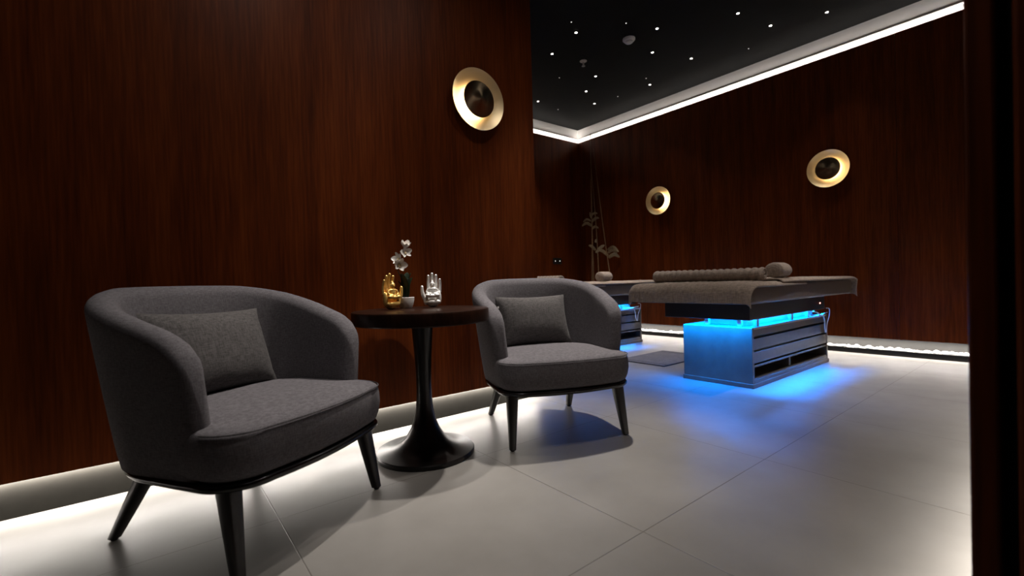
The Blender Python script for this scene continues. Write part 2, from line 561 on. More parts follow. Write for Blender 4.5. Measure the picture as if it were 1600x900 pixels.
def make_shell():
    bm = BM()
    ts = []
    n = 60
    for i in range(n+1):
        q = -1+2*i/n
        ts.append(q)
    extra = [1-e for e in (0.002, 0.005, 0.009, 0.014, 0.02, 0.027)]
    ts = sorted(set(ts+extra+[-e for e in extra]))
    Lh = 0.64
    rings = []
    for t in ts:
        p1, _ = plan(t, 1.0)
        zt = lerp_table(HT, p1.y)
        d = (1-abs(t))*Lh
        q = min(1.0, d/0.04)
        tf = max(0.10, math.sqrt(max(0, 1-(1-q)**2)))
        rh = TH/2*tf
        prof = []
        zb = zt-rh
        M_ = 12
        for k in range(M_+1):
            prof.append((Z0+(zb-Z0)*k/M_, TH/2-rh))
        for k in range(1, 9):
            a = k/9*PI
            prof.append((zb+rh*math.sin(a), TH/2-rh*math.cos(a)))
        zi = 0.34
        for k in range(9):
            prof.append((zb+(zi-zb)*k/8, TH/2+rh))
        ring = []
        for z, off in prof:
            s = max(0, min(1.05, (z-Z0)/(ZMAX-Z0)))
            p, nr = plan(t, s)
            # soft belly: outer wall leans in towards the base
            ring.append((p.x-nr.x*off, p.y-nr.y*off, z))
        rings.append(ring)
    loft(bm, rings, True, True, True)
    return bm

def seat_plan(hw, b0, b1, rf, rb, n=14):
    pts = []
    bow = 0.022
    def corner(cx, cy, r, a0):
        for k in range(n+1):
            a = a0+k/n*PI/2
            pts.append((cx+r*math.cos(a), cy+r*math.sin(a)))
    corner(hw-rb, b1-rb, rb, 0)
    corner(-hw+rb, b1-rb, rb, PI/2)
    corner(-hw+rf, b0+rf, rf, PI)
    m = 10
    for k in range(1, m):
        x = -hw+rf+(2*hw-2*rf)*k/m
        pts.append((x, b0-bow*(1-((x)/(hw-rf))**2)))
    corner(hw-rf, b0+rf, rf, 1.5*PI)
    return pts

def make_seat(z0, levels, hw=0.330, b0=-0.05, b1=0.52, rf=0.115, rb=0.24, crown=0.022):
    bm = BM()
    base = seat_plan(hw, b0, b1, rf, rb)
    cx, cy = 0, 0.22
    rings = []
    for z, ins in levels:
        rings.append([(x*(1-ins/0.33), cy+(y-cy)*(1-ins/0.30), z) for x, y in base])
    vs = loft(bm, rings, True, True, False)
    # crowned top
    zt = levels[-1][0]
    ins0 = levels[-1][1]
    prev = vs[-1]
    for k in range(1, 9):
        f = 1-k/9
        row = []
        for x, y in base:
            X = x*(1-ins0/0.33)*f; Y = cy+(y-cy)*(1-ins0/0.30)*f
            row.append(bm.verts.new((X, Y, zt+crown*(1-f**2.4))))
        for i in range(len(row)):
            j = (i+1) % len(row)
            bm.faces.new((prev[i], prev[j], row[j], row[i]))
        prev = row
    bm.faces.new(prev)
    return bm

def make_armchair(label):
    t = thing('tub_armchair', label, 'armchair')
    obj('shell', make_shell(), 'fabric', t, angle=60)
    lv = [(0.258, 0.030), (0.272, 0.012), (0.295, 0.004), (0.325, 0.0), (0.355, 0.001), (0.375, 0.004), (0.386, 0.008), (0.394, 0.018)]
    seat = obj('seat', make_seat(0.26, lv), 'fabric', t, angle=60)
    bm = BM()
    pts = [(x*(1-0.004/0.33), 0.22+(y-0.22)*(1-0.004/0.30), 0.3875) for x, y in seat_plan(0.330, -0.05, 0.52, 0.115, 0.24)]
    fr = [p for p in pts if p[1] < 0.12]
    fr.sort(key=lambda p: math.atan2(p[0], -(p[1]-0.22)))
    tube(bm, fr, 0.0022, 6)
    obj('piping', bm, 'piping', seat)
    bm = BM()
    base = seat_plan(0.326, -0.045, 0.553, 0.125, 0.27)
    def ins(i): return [(x*(1-i/0.33), 0.25+(y-0.25)*(1-i/0.30)) for x, y in base]
    rings = [[(x, y, z) for x, y in ins(i)] for z, i in ((0.236, 0.016), (0.239, 0.006), (0.246, 0.0), (0.254, 0.0), (0.2595, 0.005), (0.2605, 0.02))]
    loft(bm, rings)
    obj('base_rim', bm, 'rim', t, angle=60)
    for top, bot in (((-0.268, 0.045), (-0.287, -0.004)), ((0.268, 0.045), (0.283, 0.0)), ((-0.205, 0.43), (-0.240, 0.565)), ((0.205, 0.43), (0.240, 0.565))):
        bm = BM()
        rings = []
        for k in range(7):
            f = k/6
            cx = top[0]+(bot[0]-top[0])*f; cy = top[1]+(bot[1]-top[1])*f
            z = 0.242*(1-f)+0.006*f
            hw = 0.027*(1-f)+0.0145*f
            ring = []
            for i in range(16):
                a = 2*PI*i/16
                ca, sa = math.cos(a), math.sin(a)
                e = 0.55
                ring.append((cx+hw*math.copysign(abs(ca)**e, ca), cy+hw*math.copysign(abs(sa)**e, sa), z))
            rings.append(ring)
        loft(bm, rings)
        lg = obj('leg', bm, 'leg', t, angle=50)
        bm = BM()
        lathe(bm, [(0.009, 0.0), (0.010, 0.002), (0.010, 0.007)], 14)
        for v in bm.verts: v.co += Vector((bot[0], bot[1], 0))
        obj('foot_glide', bm, 'stem', lg)
    return t

ang1 = math.radians(32.0)
chair1 = make_armchair('charcoal tub armchair nearest the camera, left of the round table')
chair1.location = (0.633-0.283*math.cos(ang1), 1.645-0.283*math.sin(ang1), 0); chair1.rotation_euler = (0, 0, ang1)
chair1['group'] = 'charcoal tub armchairs'
ang2 = math.radians(-21.22)
chair2 = copy_tree(chair1)
chair2.location = (1.507, 1.4945, 0); chair2.rotation_euler = (0, 0, ang2)
chair2['label'] = 'charcoal tub armchair right of the round table, nearer the massage tables'

def cushion(label, wd, ht, th, chair, ang, u, bpos, z, tilt, yaw_, lean, tagside=None):
    bm = BM()
    n = 22
    grid = {}
    for side in (1, -1):
        for i in range(n+1):
            for j in range(n+1):
                x = -1+2*i/n; y = -1+2*j/n
                if side == -1 and (i in (0, n) or j in (0, n)):
                    grid[(side, i, j)] = grid[(1, i, j)]; continue
                h = (max(0, 1-abs(x)**2.6)*max(0, 1-abs(y)**2.6))**0.62
                pin = 1-0.075*(1-abs(x)**2)*abs(y)**3
                pinx = 1-0.06*(1-abs(y)**2)*abs(x)**3
                wr = 0.004*math.sin(9*x+3*y)*h*(abs(y)**2)
                grid[(side, i, j)] = bm.verts.new((x*wd/2*pinx, side*h*th/2+wr, y*ht/2*pin))
    for side in (1, -1):
        for i in range(n):
            for j in range(n):
                f = [grid[(side, i, j)], grid[(side, i+1, j)], grid[(side, i+1, j+1)], grid[(side, i, j+1)]]
                bm.faces.new(f if side == -1 else f[::-1])
    o = obj('lumbar_cushion', bm, 'cushion', angle=80)
    tag(o, label, 'cushion', 'lumbar cushions')
    loc = Vector(chair)+Matrix.Rotation(ang, 3, 'Z') @ Vector((u, bpos, z+ht/2*math.cos(tilt)))
    o.location = loc
    o.rotation_euler = (Matrix.Rotation(ang+yaw_, 3, 'Z') @ Matrix.Rotation(-tilt, 3, 'X') @ Matrix.Rotation(lean, 3, 'Y')).to_euler()
    if tagside:
        bm = BM(); box(bm, -0.004, 0.004, -0.002, 0.002, -0.012, 0.0)
        zp = obj('zip_pull', bm, 'plastic', o, smooth=False)
        zp.location = tagside
    return o
cushion('charcoal lumbar cushion resting in the armchair nearest the camera', 0.43, 0.295, 0.125, chair1.location, ang1, 0.005, 0.436, 0.404, math.radians(20), 0.02, math.radians(1.5))
cushion('charcoal lumbar cushion in the armchair right of the table, small white zip pull', 0.41, 0.285, 0.125, chair2.location, ang2, -0.01, 0.445, 0.402, math.radians(20), 0.0, math.radians(0), (-0.196, -0.006, 0.085))

# ------------------------------------------------------------------ round pedestal table
TX, TY, TZ = 0.942, 1.845, 0.640
tb = thing('pedestal_table', 'round dark wooden table on a black trumpet pedestal between the armchairs', 'table', (TX, TY, 0))
bm = BM()
lathe(bm, [(0.280, TZ-0.058), (0.295, TZ-0.056), (0.298, TZ-0.052), (0.298, TZ-0.006), (0.295, TZ-0.0015), (0.291, TZ)], 96)
obj('table_top', bm, 'table_wood', tb, angle=35)
bm = BM()
prof = [(0.214, 0.0), (0.216, 0.006), (0.216, 0.016), (0.212, 0.021), (0.19, 0.024), (0.155, 0.030), (0.125, 0.041), (0.100, 0.058), (0.080, 0.082), (0.063, 0.112),
        (0.050, 0.148), (0.040, 0.19), (0.034, 0.245), (0.0325, 0.31), (0.0345, 0.38), (0.039, 0.46), (0.045, 0.54), (0.048, TZ-0.056)]
lathe(bm, prof, 72)
obj('pedestal', bm, 'stem', tb, angle=35)

# things on the table ------------------------------------------------
def hand_statue(label, mat, loc, rotz, mirror=1):
    t = thing('hand_statuette', label, 'statuette', loc, (0, 0, rotz))
    bm = BM()
    H = 0.165
    # palm looks towards -Y, thumb on the -X side (mirror flips)
    def X(v): return (v[0]*mirror, v[1], v[2])
    # base heel and cupped palm
    ell(bm, (0, 0.000, 0.017), (0.027, 0.024, 0.017))
    ell(bm, (0, -0.016, 0.026), (0.038, 0.014, 0.013))
    ell(bm, (0.002, 0.012, 0.056), (0.036, 0.010, 0.042))
    ell(bm, X((0.031, -0.002, 0.046)), (0.011, 0.016, 0.034))
    ell(bm, X((-0.031, -0.006, 0.036)), (0.013, 0.016, 0.026))
    fingers = [  # root, mid, tip
        ((-0.0185, 0.012, 0.082), (-0.0185, 0.012, 0.120), (-0.0175, 0.003, 0.150), 0.0086),
        ((0.0005, 0.013, 0.086), (0.0005, 0.014, 0.128), (0.0005, 0.004, 0.160), 0.0090),
        ((0.0185, 0.012, 0.084), (0.0190, 0.012, 0.122), (0.0185, 0.003, 0.151), 0.0086),
        ((0.0345, 0.007, 0.070), (0.0370, 0.006, 0.102), (0.0365, -0.003, 0.132), 0.0076)]
    for a, m_, e, r in fingers:
        pts = spline([X(a), X(m_), X(e)], 6)
        nn = len(pts)
        tube(bm, pts, [r*(1-0.30*(i/(nn-1))) for i in range(nn)], 10)
        ell(bm, X(e), (r*0.70,)*3)
    pts = spline([X((-0.030, -0.006, 0.030)), X((-0.043, -0.012, 0.058)), X((-0.048, -0.014, 0.078)), X((-0.0485, -0.015, 0.099))], 6)
    nn = len(pts)
    tube(bm, pts, [0.0115*(1-0.45*(i/(nn-1))) for i in range(nn)], 10)
    ell(bm, pts[-1], (0.0064,)*3)
    h = obj('hand', bm, mat, t)
    r = h.modifiers.new('union', 'REMESH'); r.mode = 'VOXEL'; r.voxel_size = 0.0016; r.use_smooth_shade = True
    s = h.modifiers.new('soft', 'SMOOTH'); s.factor = 0.5; s.iterations = 3
    # seated figure in the palm
    bm = BM()
    ell(bm, (0, -0.016, 0.052), (0.027, 0.013, 0.0085))            # crossed legs
    ell(bm, (-0.016, -0.020, 0.053), (0.013, 0.010, 0.008), (0, 0.2, 0.4))
    ell(bm, (0.016, -0.020, 0.053), (0.013, 0.010, 0.008), (0, -0.2, -0.4))
    ell(bm, (0, -0.010, 0.070), (0.014, 0.010, 0.018))              # torso
    ell(bm, (0, -0.010, 0.080), (0.018, 0.009, 0.008))              # shoulders
    for sx in (-1, 1):
        tube(bm, spline([(sx*0.017, -0.010, 0.081), (sx*0.022, -0.014, 0.066), (sx*0.006, -0.024, 0.059)], 5), 0.0046, 8)
    tube(bm, [(0, -0.010, 0.084), (0, -0.010, 0.094)], 0.0055, 8)
    ell(bm, (0, -0.011, 0.100), (0.0095, 0.0098, 0.0118))           # head
    ell(bm, (0, -0.008, 0.113), (0.0055, 0.0055, 0.0050))           # topknot
    ell(bm, (0, -0.0205, 0.0985), (0.0016, 0.0022, 0.0030))         # nose
    for sx in (-1, 1):
        ell(bm, (sx*0.0097, -0.010, 0.098), (0.0017, 0.0026, 0.0056))
    for v in bm.verts: v.co = Vector((v.co.x*1.18, (v.co.y+0.012)*1.1-0.016, (v.co.z-0.052)*1.12+0.056))
    f = obj('seated_figure', bm, mat, t)
    r = f.modifiers.new('union', 'REMESH'); r.mode = 'VOXEL'; r.voxel_size = 0.0012; r.use_smooth_shade = True
    return t
hand_statue('gold hand statuette with a small seated figure in its palm', 'gold', (0.852, 1.965, TZ), math.radians(14), -1)
hand_statue('silver hand statuette with a small seated figure in its palm', 'silver', (1.058, 1.955, TZ), math.radians(-27), 1)

orch = thing('potted_orchid', 'white orchid with dark leaves in a small white pot on the round table', 'potted orchid', (0.945, 2.005, TZ))
bm = BM()
lathe(bm, [(0.0225, 0.0), (0.026, 0.001), (0.033, 0.018), (0.0375, 0.038), (0.0385, 0.051), (0.0365, 0.052), (0.035, 0.049), (0.033, 0.038), (0.001, 0.036)], 40)
obj('pot', bm, 'pot', orch, angle=50)
bm = BM()
lathe(bm, [(0.0335, 0.036), (0.0335, 0.042), (0.022, 0.047), (0.001, 0.049)], 24)
obj('moss', bm, 'soil', orch)
def leaf_bm(path, wid, thick=0.0016, ref=(0, 0, 1)):
    bm = BM()
    pts = spline(path, 7)
    rings = []
    n = len(pts)
    for i, p in enumerate(pts):
        f = i/(n-1)
        t = (pts[min(i+1, n-1)]-pts[max(i-1, 0)]).normalized()
        side = t.cross(Vector(ref))
        if side.length < 1e-3: side = Vector((1, 0, 0))
        side.normalize()
        nr = side.cross(t)
        ww = wid*(math.sin(PI*min(1, 0.12+0.88*f))**0.6)*(1 if f < 1 else 0.1)+0.0006
        rings.append([p-side*ww+nr*ww*0.25, p-nr*thick, p+side*ww+nr*ww*0.25, p+nr*thick])
    loft(bm, rings)
    return bm
for k, (a, l, h) in enumerate(((2.9, 0.035, 0.085), (0.1, 0.036, 0.10), (1.7, 0.03, 0.11), (-1.35, 0.02, 0.095), (-2.5, 0.032, 0.115), (0.9, 0.034, 0.125), (-0.5, 0.025, 0.12), (3.6, 0.03, 0.12))):
    ca, sa = math.cos(a), math.sin(a)
    obj('leaf', leaf_bm([(ca*0.004, sa*0.004, 0.044), (ca*l*0.45, sa*l*0.45, 0.045+h*0.6), (ca*l, sa*l, 0.045+h)], 0.018), 'leaf', orch, angle=80)
# flower spike: local axes; camera sees it from -Y/-X side, right-of-view = (0.784,-0.62)
rv = Vector((0.784, -0.620, 0)); vv = Vector((0.62, 0.784, 0))
def at(h, z, d=0): return rv*h+vv*d+Vector((0, 0, z))
bm = BM()
stem_pts = spline([at(0, 0.044), at(-0.012, 0.12), at(-0.038, 0.19), at(-0.030, 0.235), at(-0.004, 0.27), at(0.012, 0.285)], 8)
tube(bm, stem_pts, [0.0022-0.001*i/(len(stem_pts)-1) for i in range(len(stem_pts))], 8)
obj('flower_stem', bm, 'leaf', orch)
def petal(bm, m, ln, wd, cup):
    n = 7
    rows = []
    for i in range(n+1):
        f = i/n
        ww = wd*(math.sin(PI*(0.06+0.90*f))**0.7)
        row = []
        for j in range(-3, 4):
            g = j/3
            row.append((ln*f, ww*g, cup*ln*(f*f*0.5+g*g*0.22)))
        rows.append(row)
    for sgn in (0, 0.0012):
        vs = [[bm.verts.new(m @ Vector((p[0], p[1], p[2]-sgn))) for p in r] for r in rows]
        for a, c in zip(vs, vs[1:]):
            for i in range(6):
                fc = (a[i], a[i+1], c[i+1], c[i])
                bm.faces.new(fc if sgn == 0 else fc[::-1])
def flower(h, z, d, face, size, spin=0.0, open_=1.0):
    # face: direction the blossom looks at
    fz = Vector(face).normalized()
    ux = fz.orthogonal().normalized()
    upv = Vector((0, 0, 1))
    ux = (upv-fz*upv.dot(fz)).normalized()
    uy = fz.cross(ux)
    base = Matrix((ux, uy, fz)).transposed().to_4x4()
    base.translation = at(h, z, d)
    bm = BM()
    for ang, ln, wd in ((0, 1.0, 0.27), (78, 1.05, 0.40), (-78, 1.05, 0.40), (142, 1.0, 0.25), (-142, 1.0, 0.25)):
        m = base @ Matrix.Rotation(math.radians(ang)+spin, 4, 'Z') @ Matrix.Rotation(math.radians(-18-60*(1-open_)), 4, 'Y')
        petal(bm, m, size*ln, size*wd, 0.30)
    o = obj('flower', bm, 'petal', orch, angle=80, recalc=False)
    bm = BM()
    ell(bm, base @ Vector((0, 0, size*0.18)), (size*0.16,)*3)
    ell(bm, base @ Vector((-size*0.16, 0, size*0.26)), (size*0.17, size*0.12, size*0.13))
    obj('flower_lip', bm, 'lip', o)
tocam = -vv
flower(0.002, 0.283, -0.004, tocam*0.35+rv*0.25+Vector((0, 0, 0.8)), 0.040, 0.5, 0.55)
flower(0.004, 0.262, -0.014, tocam*0.8+rv*0.55+Vector((0, 0, 0.1)), 0.033, 0.2, 0.9)
flower(-0.022, 0.232, -0.012, tocam*0.8-rv*0.5+Vector((0, 0, 0.25)), 0.037, 0.3, 0.8)
flower(-0.026, 0.206, -0.016, tocam*0.7+rv*0.45-Vector((0, 0, 0.05)), 0.043, -0.3, 0.7)

# ------------------------------------------------------------------ wall lamps
def wall_lamp(label, loc, rotz):
    # local +Z is the wall normal (rotated below)
    t = thing('wall_lamp', label, 'wall lamp', loc, (PI/2, 0, rotz), 'round brass wall lamps')
    bm = BM()
    lathe(bm, [(0.055, 0.0), (0.055, 0.012), (0.075, 0.020)], 40)
    obj('back_plate', bm, 'bronze', t)
    bm = BM()
    lathe(bm, [(0.060, 0.016), (0.085, 0.017), (0.112, 0.022), (0.140, 0.031), (0.165, 0.043), (0.1745, 0.049), (0.176, 0.051), (0.1745, 0.0525), (0.165, 0.047),
               (0.140, 0.035), (0.112, 0.026), (0.085, 0.021), (0.060, 0.020)], 96)
    obj('dish', bm, 'brass', t, angle=50)
    bm = BM()
    lathe(bm, [(0.076, 0.024), (0.084, 0.024), (0.085, 0.030), (0.084, 0.037), (0.076, 0.037), (0.076, 0.024)], 64, False, False)
    obj('led_ring', bm, 'lamp', t, angle=50)
    bm = BM()
    lathe(bm, [(0.050, 0.018), (0.055, 0.040), (0.074, 0.044), (0.100, 0.0475), (0.1035, 0.050), (0.104, 0.053), (0.1025, 0.055), (0.100, 0.0548), (0.050, 0.0665), (0.0005, 0.079)], 96, True, True)
    obj('disc', bm, 'bronze', t, angle=50)
    return t
lamp1 = wall_lamp('large round brass wall lamp on the near left wall above the armchairs', (1.505, YL, 1.800), 0.0)
lamp2 = copy_tree(lamp1); lamp2.location = (XR, 1.53, 1.738); lamp2.rotation_euler = (PI/2, 0, -PI/2)
lamp2['label'] = 'round brass wall lamp on the right wall, nearer the wooden partition'
lamp3 = copy_tree(lamp1); lamp3.location = (XR, 3.375, 1.725); lamp3.rotation_euler = (PI/2, 0, -PI/2)
lamp3['label'] = 'round brass wall lamp on the right wall, nearer the bamboo corner'

# ------------------------------------------------------------------ massage tables
def make_bed(label):
    # origin: near corner of base on the floor (world 3.09,1.38); +X along the bed, +Y across
    t = thing('massage_table', label, 'massage table', (3.09, 1.38, 0), group='massage tables')
    Lb, Wb, Hb = 1.39, 0.495, 0.400
    # carcass: solid end panels and back, open slatted side towards -Y
    bm = BM()
    box(bm, 0, 0.028, 0.0, Wb, 0.022, Hb)
    box(bm, Lb-0.028, Lb, 0.0, Wb, 0.022, Hb)
    box(bm, 0.028, Lb-0.028, Wb-0.02, Wb, 0.022, Hb)
    box(bm, 0.028, Lb-0.028, 0.20, 0.215, 0.05, Hb-0.02)
    body = obj('cabinet', bm, 'spa_wood', t, bevel=0.003)
    bm = BM(); box(bm, -0.006, Lb+0.006, -0.006, Wb+0.006, 0.0, 0.030)
    obj('plinth', bm, 'spa_wood', body, bevel=0.003)
    bm = BM(); box(bm, 0.028, Lb-0.028, 0.0, 0.02, 0.030, 0.052)
    obj('bottom_rail', bm, 'spa_wood', body, bevel=0.002)
    bm = BM(); box(bm, 0.0285, Lb-0.0285, 0.004, 0.2, 0.050, 0.062); obj('shelf', bm, 'spa_wood', body)
    for z0, z1, y0 in ((0.340, 0.398, 0.010), (0.252, 0.326, 0.004), (0.163, 0.238, 0.002)):
        bm = BM(); box(bm, 0.029, Lb-0.029, y0, y0+0.022, z0, z1)
        obj('slat', bm, 'spa_wood', body, bevel=0.002)
    bm = BM(); box(bm, 0.029, Lb-0.029, 0.0, 0.03, 0.136, 0.150)
    obj('rail', bm, 'spa_wood', body, bevel=0.002)
    bm = BM(); box(bm, 0.66, 0.69, 0.03, 0.19, 0.0625, 0.136)
    obj('divider', bm, 'spa_wood', body)
    bm = BM(); box(bm, 0.001, Lb-0.001, 0.001, Wb-0.001, Hb-0.012, Hb+0.002)
    obj('base_lid', bm, 'spa_white', body, bevel=0.002)
    # lifting column and glides
    bm = BM(); box(bm, 0.10, Lb-0.12, 0.07, 0.36, Hb+0.002, 0.457)
    obj('lift_column', bm, 'spa_white', t, bevel=0.004)
    for x, y in ((0.04, 0.325), (0.04, 0.095), (0.13, 0.030), (0.72, 0.035), (1.05, 0.035)):
        bm = BM(); box(bm, x-0.016, x+0.016, y-0.014, y+0.014, Hb+0.002, 0.457)
        obj('lift_bracket', bm, 'spa_white', t, bevel=0.002)
    # frame
    bm = BM(); box(bm, -0.07, 1.27, -0.02, 0.60, 0.457, 0.568)
    fr = obj('frame', bm, 'frame', t, bevel=0.004)
    bm = BM(); ell(bm, (1.163, -0.0205, 0.508), (0.006, 0.004, 0.006)); obj('power_light', bm, 'red_led', fr)
    # mattress
    bm = BM()
    rings = []
    for x, ins in ((-0.235, 0.05), (-0.23, 0.02), (-0.205, 0.004), (-0.16, 0), (1.62, 0), (1.67, 0.004), (1.695, 0.02), (1.70, 0.05)):
        ring = []
        y0, y1, z0, z1 = -0.100+ins, 0.760-ins, 0.568+ins*0.15, 0.695-ins*0.6
        r = 0.022
        for cx, cy, a0 in ((y1-r, z1-r, 0), (y0+r, z1-r, PI/2), (y0+r, z0+r, PI), (y1-r, z0+r, 1.5*PI)):
            for k in range(7):
                a = a0+k/6*PI/2
                ring.append((x, cx+r*math.cos(a), cy+r*math.sin(a)))
        rings.append(ring)
    loft(bm, rings)
    obj('mattress', bm, 'vinyl', t, angle=50)
    # cables at the near far corner
    for pts, r in (([(1.00, -0.002, 0.452), (1.06, -0.028, 0.440), (1.14, -0.030, 0.415), (1.20, -0.030, 0.41), (1.235, -0.028, 0.36), (1.25, -0.025, 0.29), (1.275, -0.02, 0.262)], 0.0055),
                   ([(1.02, 0.005, 0.418), (1.08, -0.016, 0.412), (1.18, -0.030, 0.418), (1.30, -0.028, 0.425)], 0.004),
                   ([(1.30, -0.022, 0.460), (1.33, -0.034, 0.452), (1.32, -0.036, 0.40), (1.285, -0.030, 0.33), (1.28, -0.024, 0.26)], 0.0035)):
        bm = BM(); tube(bm, spline(pts, 8), r, 8)
        obj('cable', bm, 'cable', t)
    return t
bed1 = make_bed('massage table in full view, blue lit base with slatted side, nearest the camera')
bed2 = copy_tree(bed1)
bed2.location = (3.14, 3.285, 0)
bed2['label'] = 'massage table behind the other, its blue lit base half hidden by an armchair'

def bed_lights(ox, oy):
    z = 0.453
    strip_light('bed_led', (ox-0.045, oy-0.01, z), (ox-0.045, oy+0.56, z), 0.012, P_BED*1.15, BLUE, spread=140)
    strip_light('bed_led', (ox-0.05, oy-0.0185, z), (ox+1.22, oy-0.0185, z), 0.003, P_BED*0.8, BLUE, (0, -0.28, -1), 54)
    strip_light('bed_led', (ox+0.04, oy+0.040, z), (ox+1.22, oy+0.040, z), 0.010, P_BED*0.22, BLUE)
    strip_light('bed_led', (ox+0.035, oy+0.03, z), (ox+0.035, oy+0.45, z), 0.010, P_BED*0.25, BLUE)
    strip_light('bed_led', (ox+0.0, oy+0.45, z), (ox+1.22, oy+0.45, z), 0.03, P_BED*0.15, BLUE)
bed_lights(3.09, 1.38)
bed_lights(3.14, 3.285)

def ribbed_sheet(name, label, cat, path, y0, y1, rib, amp, ox, oy, grp, edge_drop=0.0, thick=0.010, wav=0.004, seed=1, droop=0.03):
    """cloth lying over a path in X/Z (world offsets ox,oy), spanning y0..y1, ribs running along X"""
    rnd = random.Random(seed)
    ph = [rnd.uniform(0, 6) for _ in range(6)]
    pts = spline([(p[0], 0, p[1]) for p in path], 9)
    n = len(pts)
    W = y1-y0
    m = int(W/0.007)
    rows = []
    for i, p in enumerate(pts):
        t = (pts[min(i+1, n-1)]-pts[max(i-1, 0)]).normalized()
        nr = Vector((-t.z, 0, t.x))
        if nr.z < -0.2: nr = -nr
        row = []
        f = i/(n-1)
        for j in range(m+1):
            g = j/m
            y = y0+W*g + wav*1.6*math.sin(7*f+ph[0])*(1 if g < .5 else -1)*abs(2*g-1)**4
            d = amp*math.sin(2*PI*y/rib)+wav*(math.sin(9*f+ph[1]+3*g)*0.5+math.sin(5*g*PI+ph[2]+4*f)*0.5)
            # side edges turn down
            e = max(0, (abs(2*g-1)-(1-2*droop/W))/(2*droop/W))
            q = p+nr*(d*(1-e)) + Vector((0, y, -edge_drop*e**1.7))
            row.append((q.x+ox, q.y+oy, q.z))
        rows.append(row)
    bm = BM()
    vs = [[bm.verts.new(q) for q in r] for r in rows]
    for a, c in zip(vs, vs[1:]):
        for j in range(m):
            bm.faces.new((a[j], a[j+1], c[j+1], c[j]))
    o = obj(name, bm, 'towel', angle=80)
    s = o.modifiers.new('thick', 'SOLIDIFY'); s.thickness = thick; s.offset = 0.0
    return tag(o, label, cat, grp)

def dress_bed(ox, oy, which, roll_x, roll_y, bol_x, bol_y, seed):
    w1 = {1: 'nearer massage table', 2: 'massage table behind, near the bamboo'}[which]
    g = 0.703
    ribbed_sheet('foot_cover', 'brown ribbed cover draped over the foot of the ' + w1, 'cover',
                 [(0.62, g), (0.40, g), (0.20, g), (0.0, g), (-0.15, g+0.001), (-0.218, g-0.005), (-0.254, g-0.036), (-0.265, g-0.08), (-0.267, g-0.128)],
                 -0.122, 0.782, 0.040, 0.0032, ox, oy, 'ribbed foot covers', 0.026, 0.009, 0.004, seed, 0.035)
    # head sheet
    ribbed_sheet('head_sheet', 'brown towelling sheet spread over the head of the ' + w1, 'sheet',
                 [(0.20, g+0.016), (0.45, g+0.017), (0.70, g+0.016), (1.1, g+0.015), (1.5, g+0.016), (1.69, g+0.010), (1.735, g-0.02), (1.742, g-0.08), (1.748, g-0.14)],
                 -0.126, 0.786, 0.05, 0.0010, ox, oy, 'towelling head sheets', 0.020, 0.009, 0.006, seed+5, 0.03)
    # rolled blanket across the foot
    bm = BM()
    Lr = 0.81
    n = 120
    rings = []
    for i in range(n+1):
        f = i/n
        y = Lr*f
        e = min(f, 1-f)*Lr
        rr = 0.046+0.0036*math.sin(2*PI*y/0.046)+0.0016*math.sin(5*f+seed)
        if e < 0.012: rr *= 0.86+0.14*math.sqrt(max(0, 1-(1-e/0.012)**2))
        ring = []
        for k in range(28):
            a = 2*PI*k/28
            flat = 0.90 if math.sin(a) < 0 else 1.0
            ring.append((rr*1.18*math.cos(a), y, 0.0435+rr*0.94*math.sin(a)*flat))
        rings.append(ring)
    loft(bm, rings)
    # spiral seen at the roll ends
    for yy in (-0.001, Lr+0.001):
        sp = [(0.040*(1-k/60*0.85)*math.cos(k/60*5*PI), yy, 0.0435+0.038*(1-k/60*0.85)*math.sin(k/60*5*PI)) for k in range(60)]
        tube(bm, sp, 0.0028, 5)
    o = obj('rolled_blanket', bm, 'towel', angle=80)
    o.location = (ox+roll_x, oy+roll_y, g+0.0085)
    tag(o, 'rolled brown ribbed blanket lying across the foot of the ' + w1, 'rolled blanket', 'rolled blankets')
    # small roll lying lengthwise behind it, its end towards the foot
    bm = BM()
    rings = []
    Lq = 0.15
    for x, q in ((0, 0.90), (0.006, 0.97), (0.016, 1.0), (Lq-0.016, 1.0), (Lq-0.006, 0.97), (Lq, 0.90)):
        ring = []
        for k in range(36):
            a = 2*PI*k/36
            ring.append((x, 0.064*q*math.cos(a), 0.049+(0.056 if math.sin(a) > 0 else 0.049)*q*math.sin(a)))
        rings.append(ring)
    loft(bm, rings)
    sp = [(-0.0015, 0.052*(1-k/60*0.85)*math.cos(k/60*5*PI), 0.050+0.042*(1-k/60*0.85)*math.sin(k/60*5*PI)) for k in range(60)]
    tube(bm, sp, 0.0025, 5)
    o = obj('neck_roll', bm, 'towel', angle=60)
    o.location = (ox+bol_x, oy+bol_y, g+0.0245)
    tag(o, 'short rolled brown towel lying lengthwise on the ' + w1, 'rolled towel', 'short rolled towels')
dress_bed(3.09, 1.38, 1, 0.035, -0.07, 0.225, -0.05, 3)
dress_bed(3.14, 3.285, 2, 0.02, -0.07, 0.62, -0.035, 11)

# bath mat
bm = BM()
box(bm, -0.355, 0.355, -0.24, 0.24, 0.0, 0.012)
bmat = obj('bath_mat', bm, 'mat', bevel=0.005)
bmat.location = (3.715, 2.46, 0)
tag(bmat, 'grey bath mat on the floor between the two massage tables', 'bath mat')
bm = BM()
for x in (-0.30, 0.30):
    box(bm, x-0.012, x+0.012, -0.225, 0.225, 0.0115, 0.0145)
obj('mat_stripe', bm, 'mat', bmat, bevel=0.001)

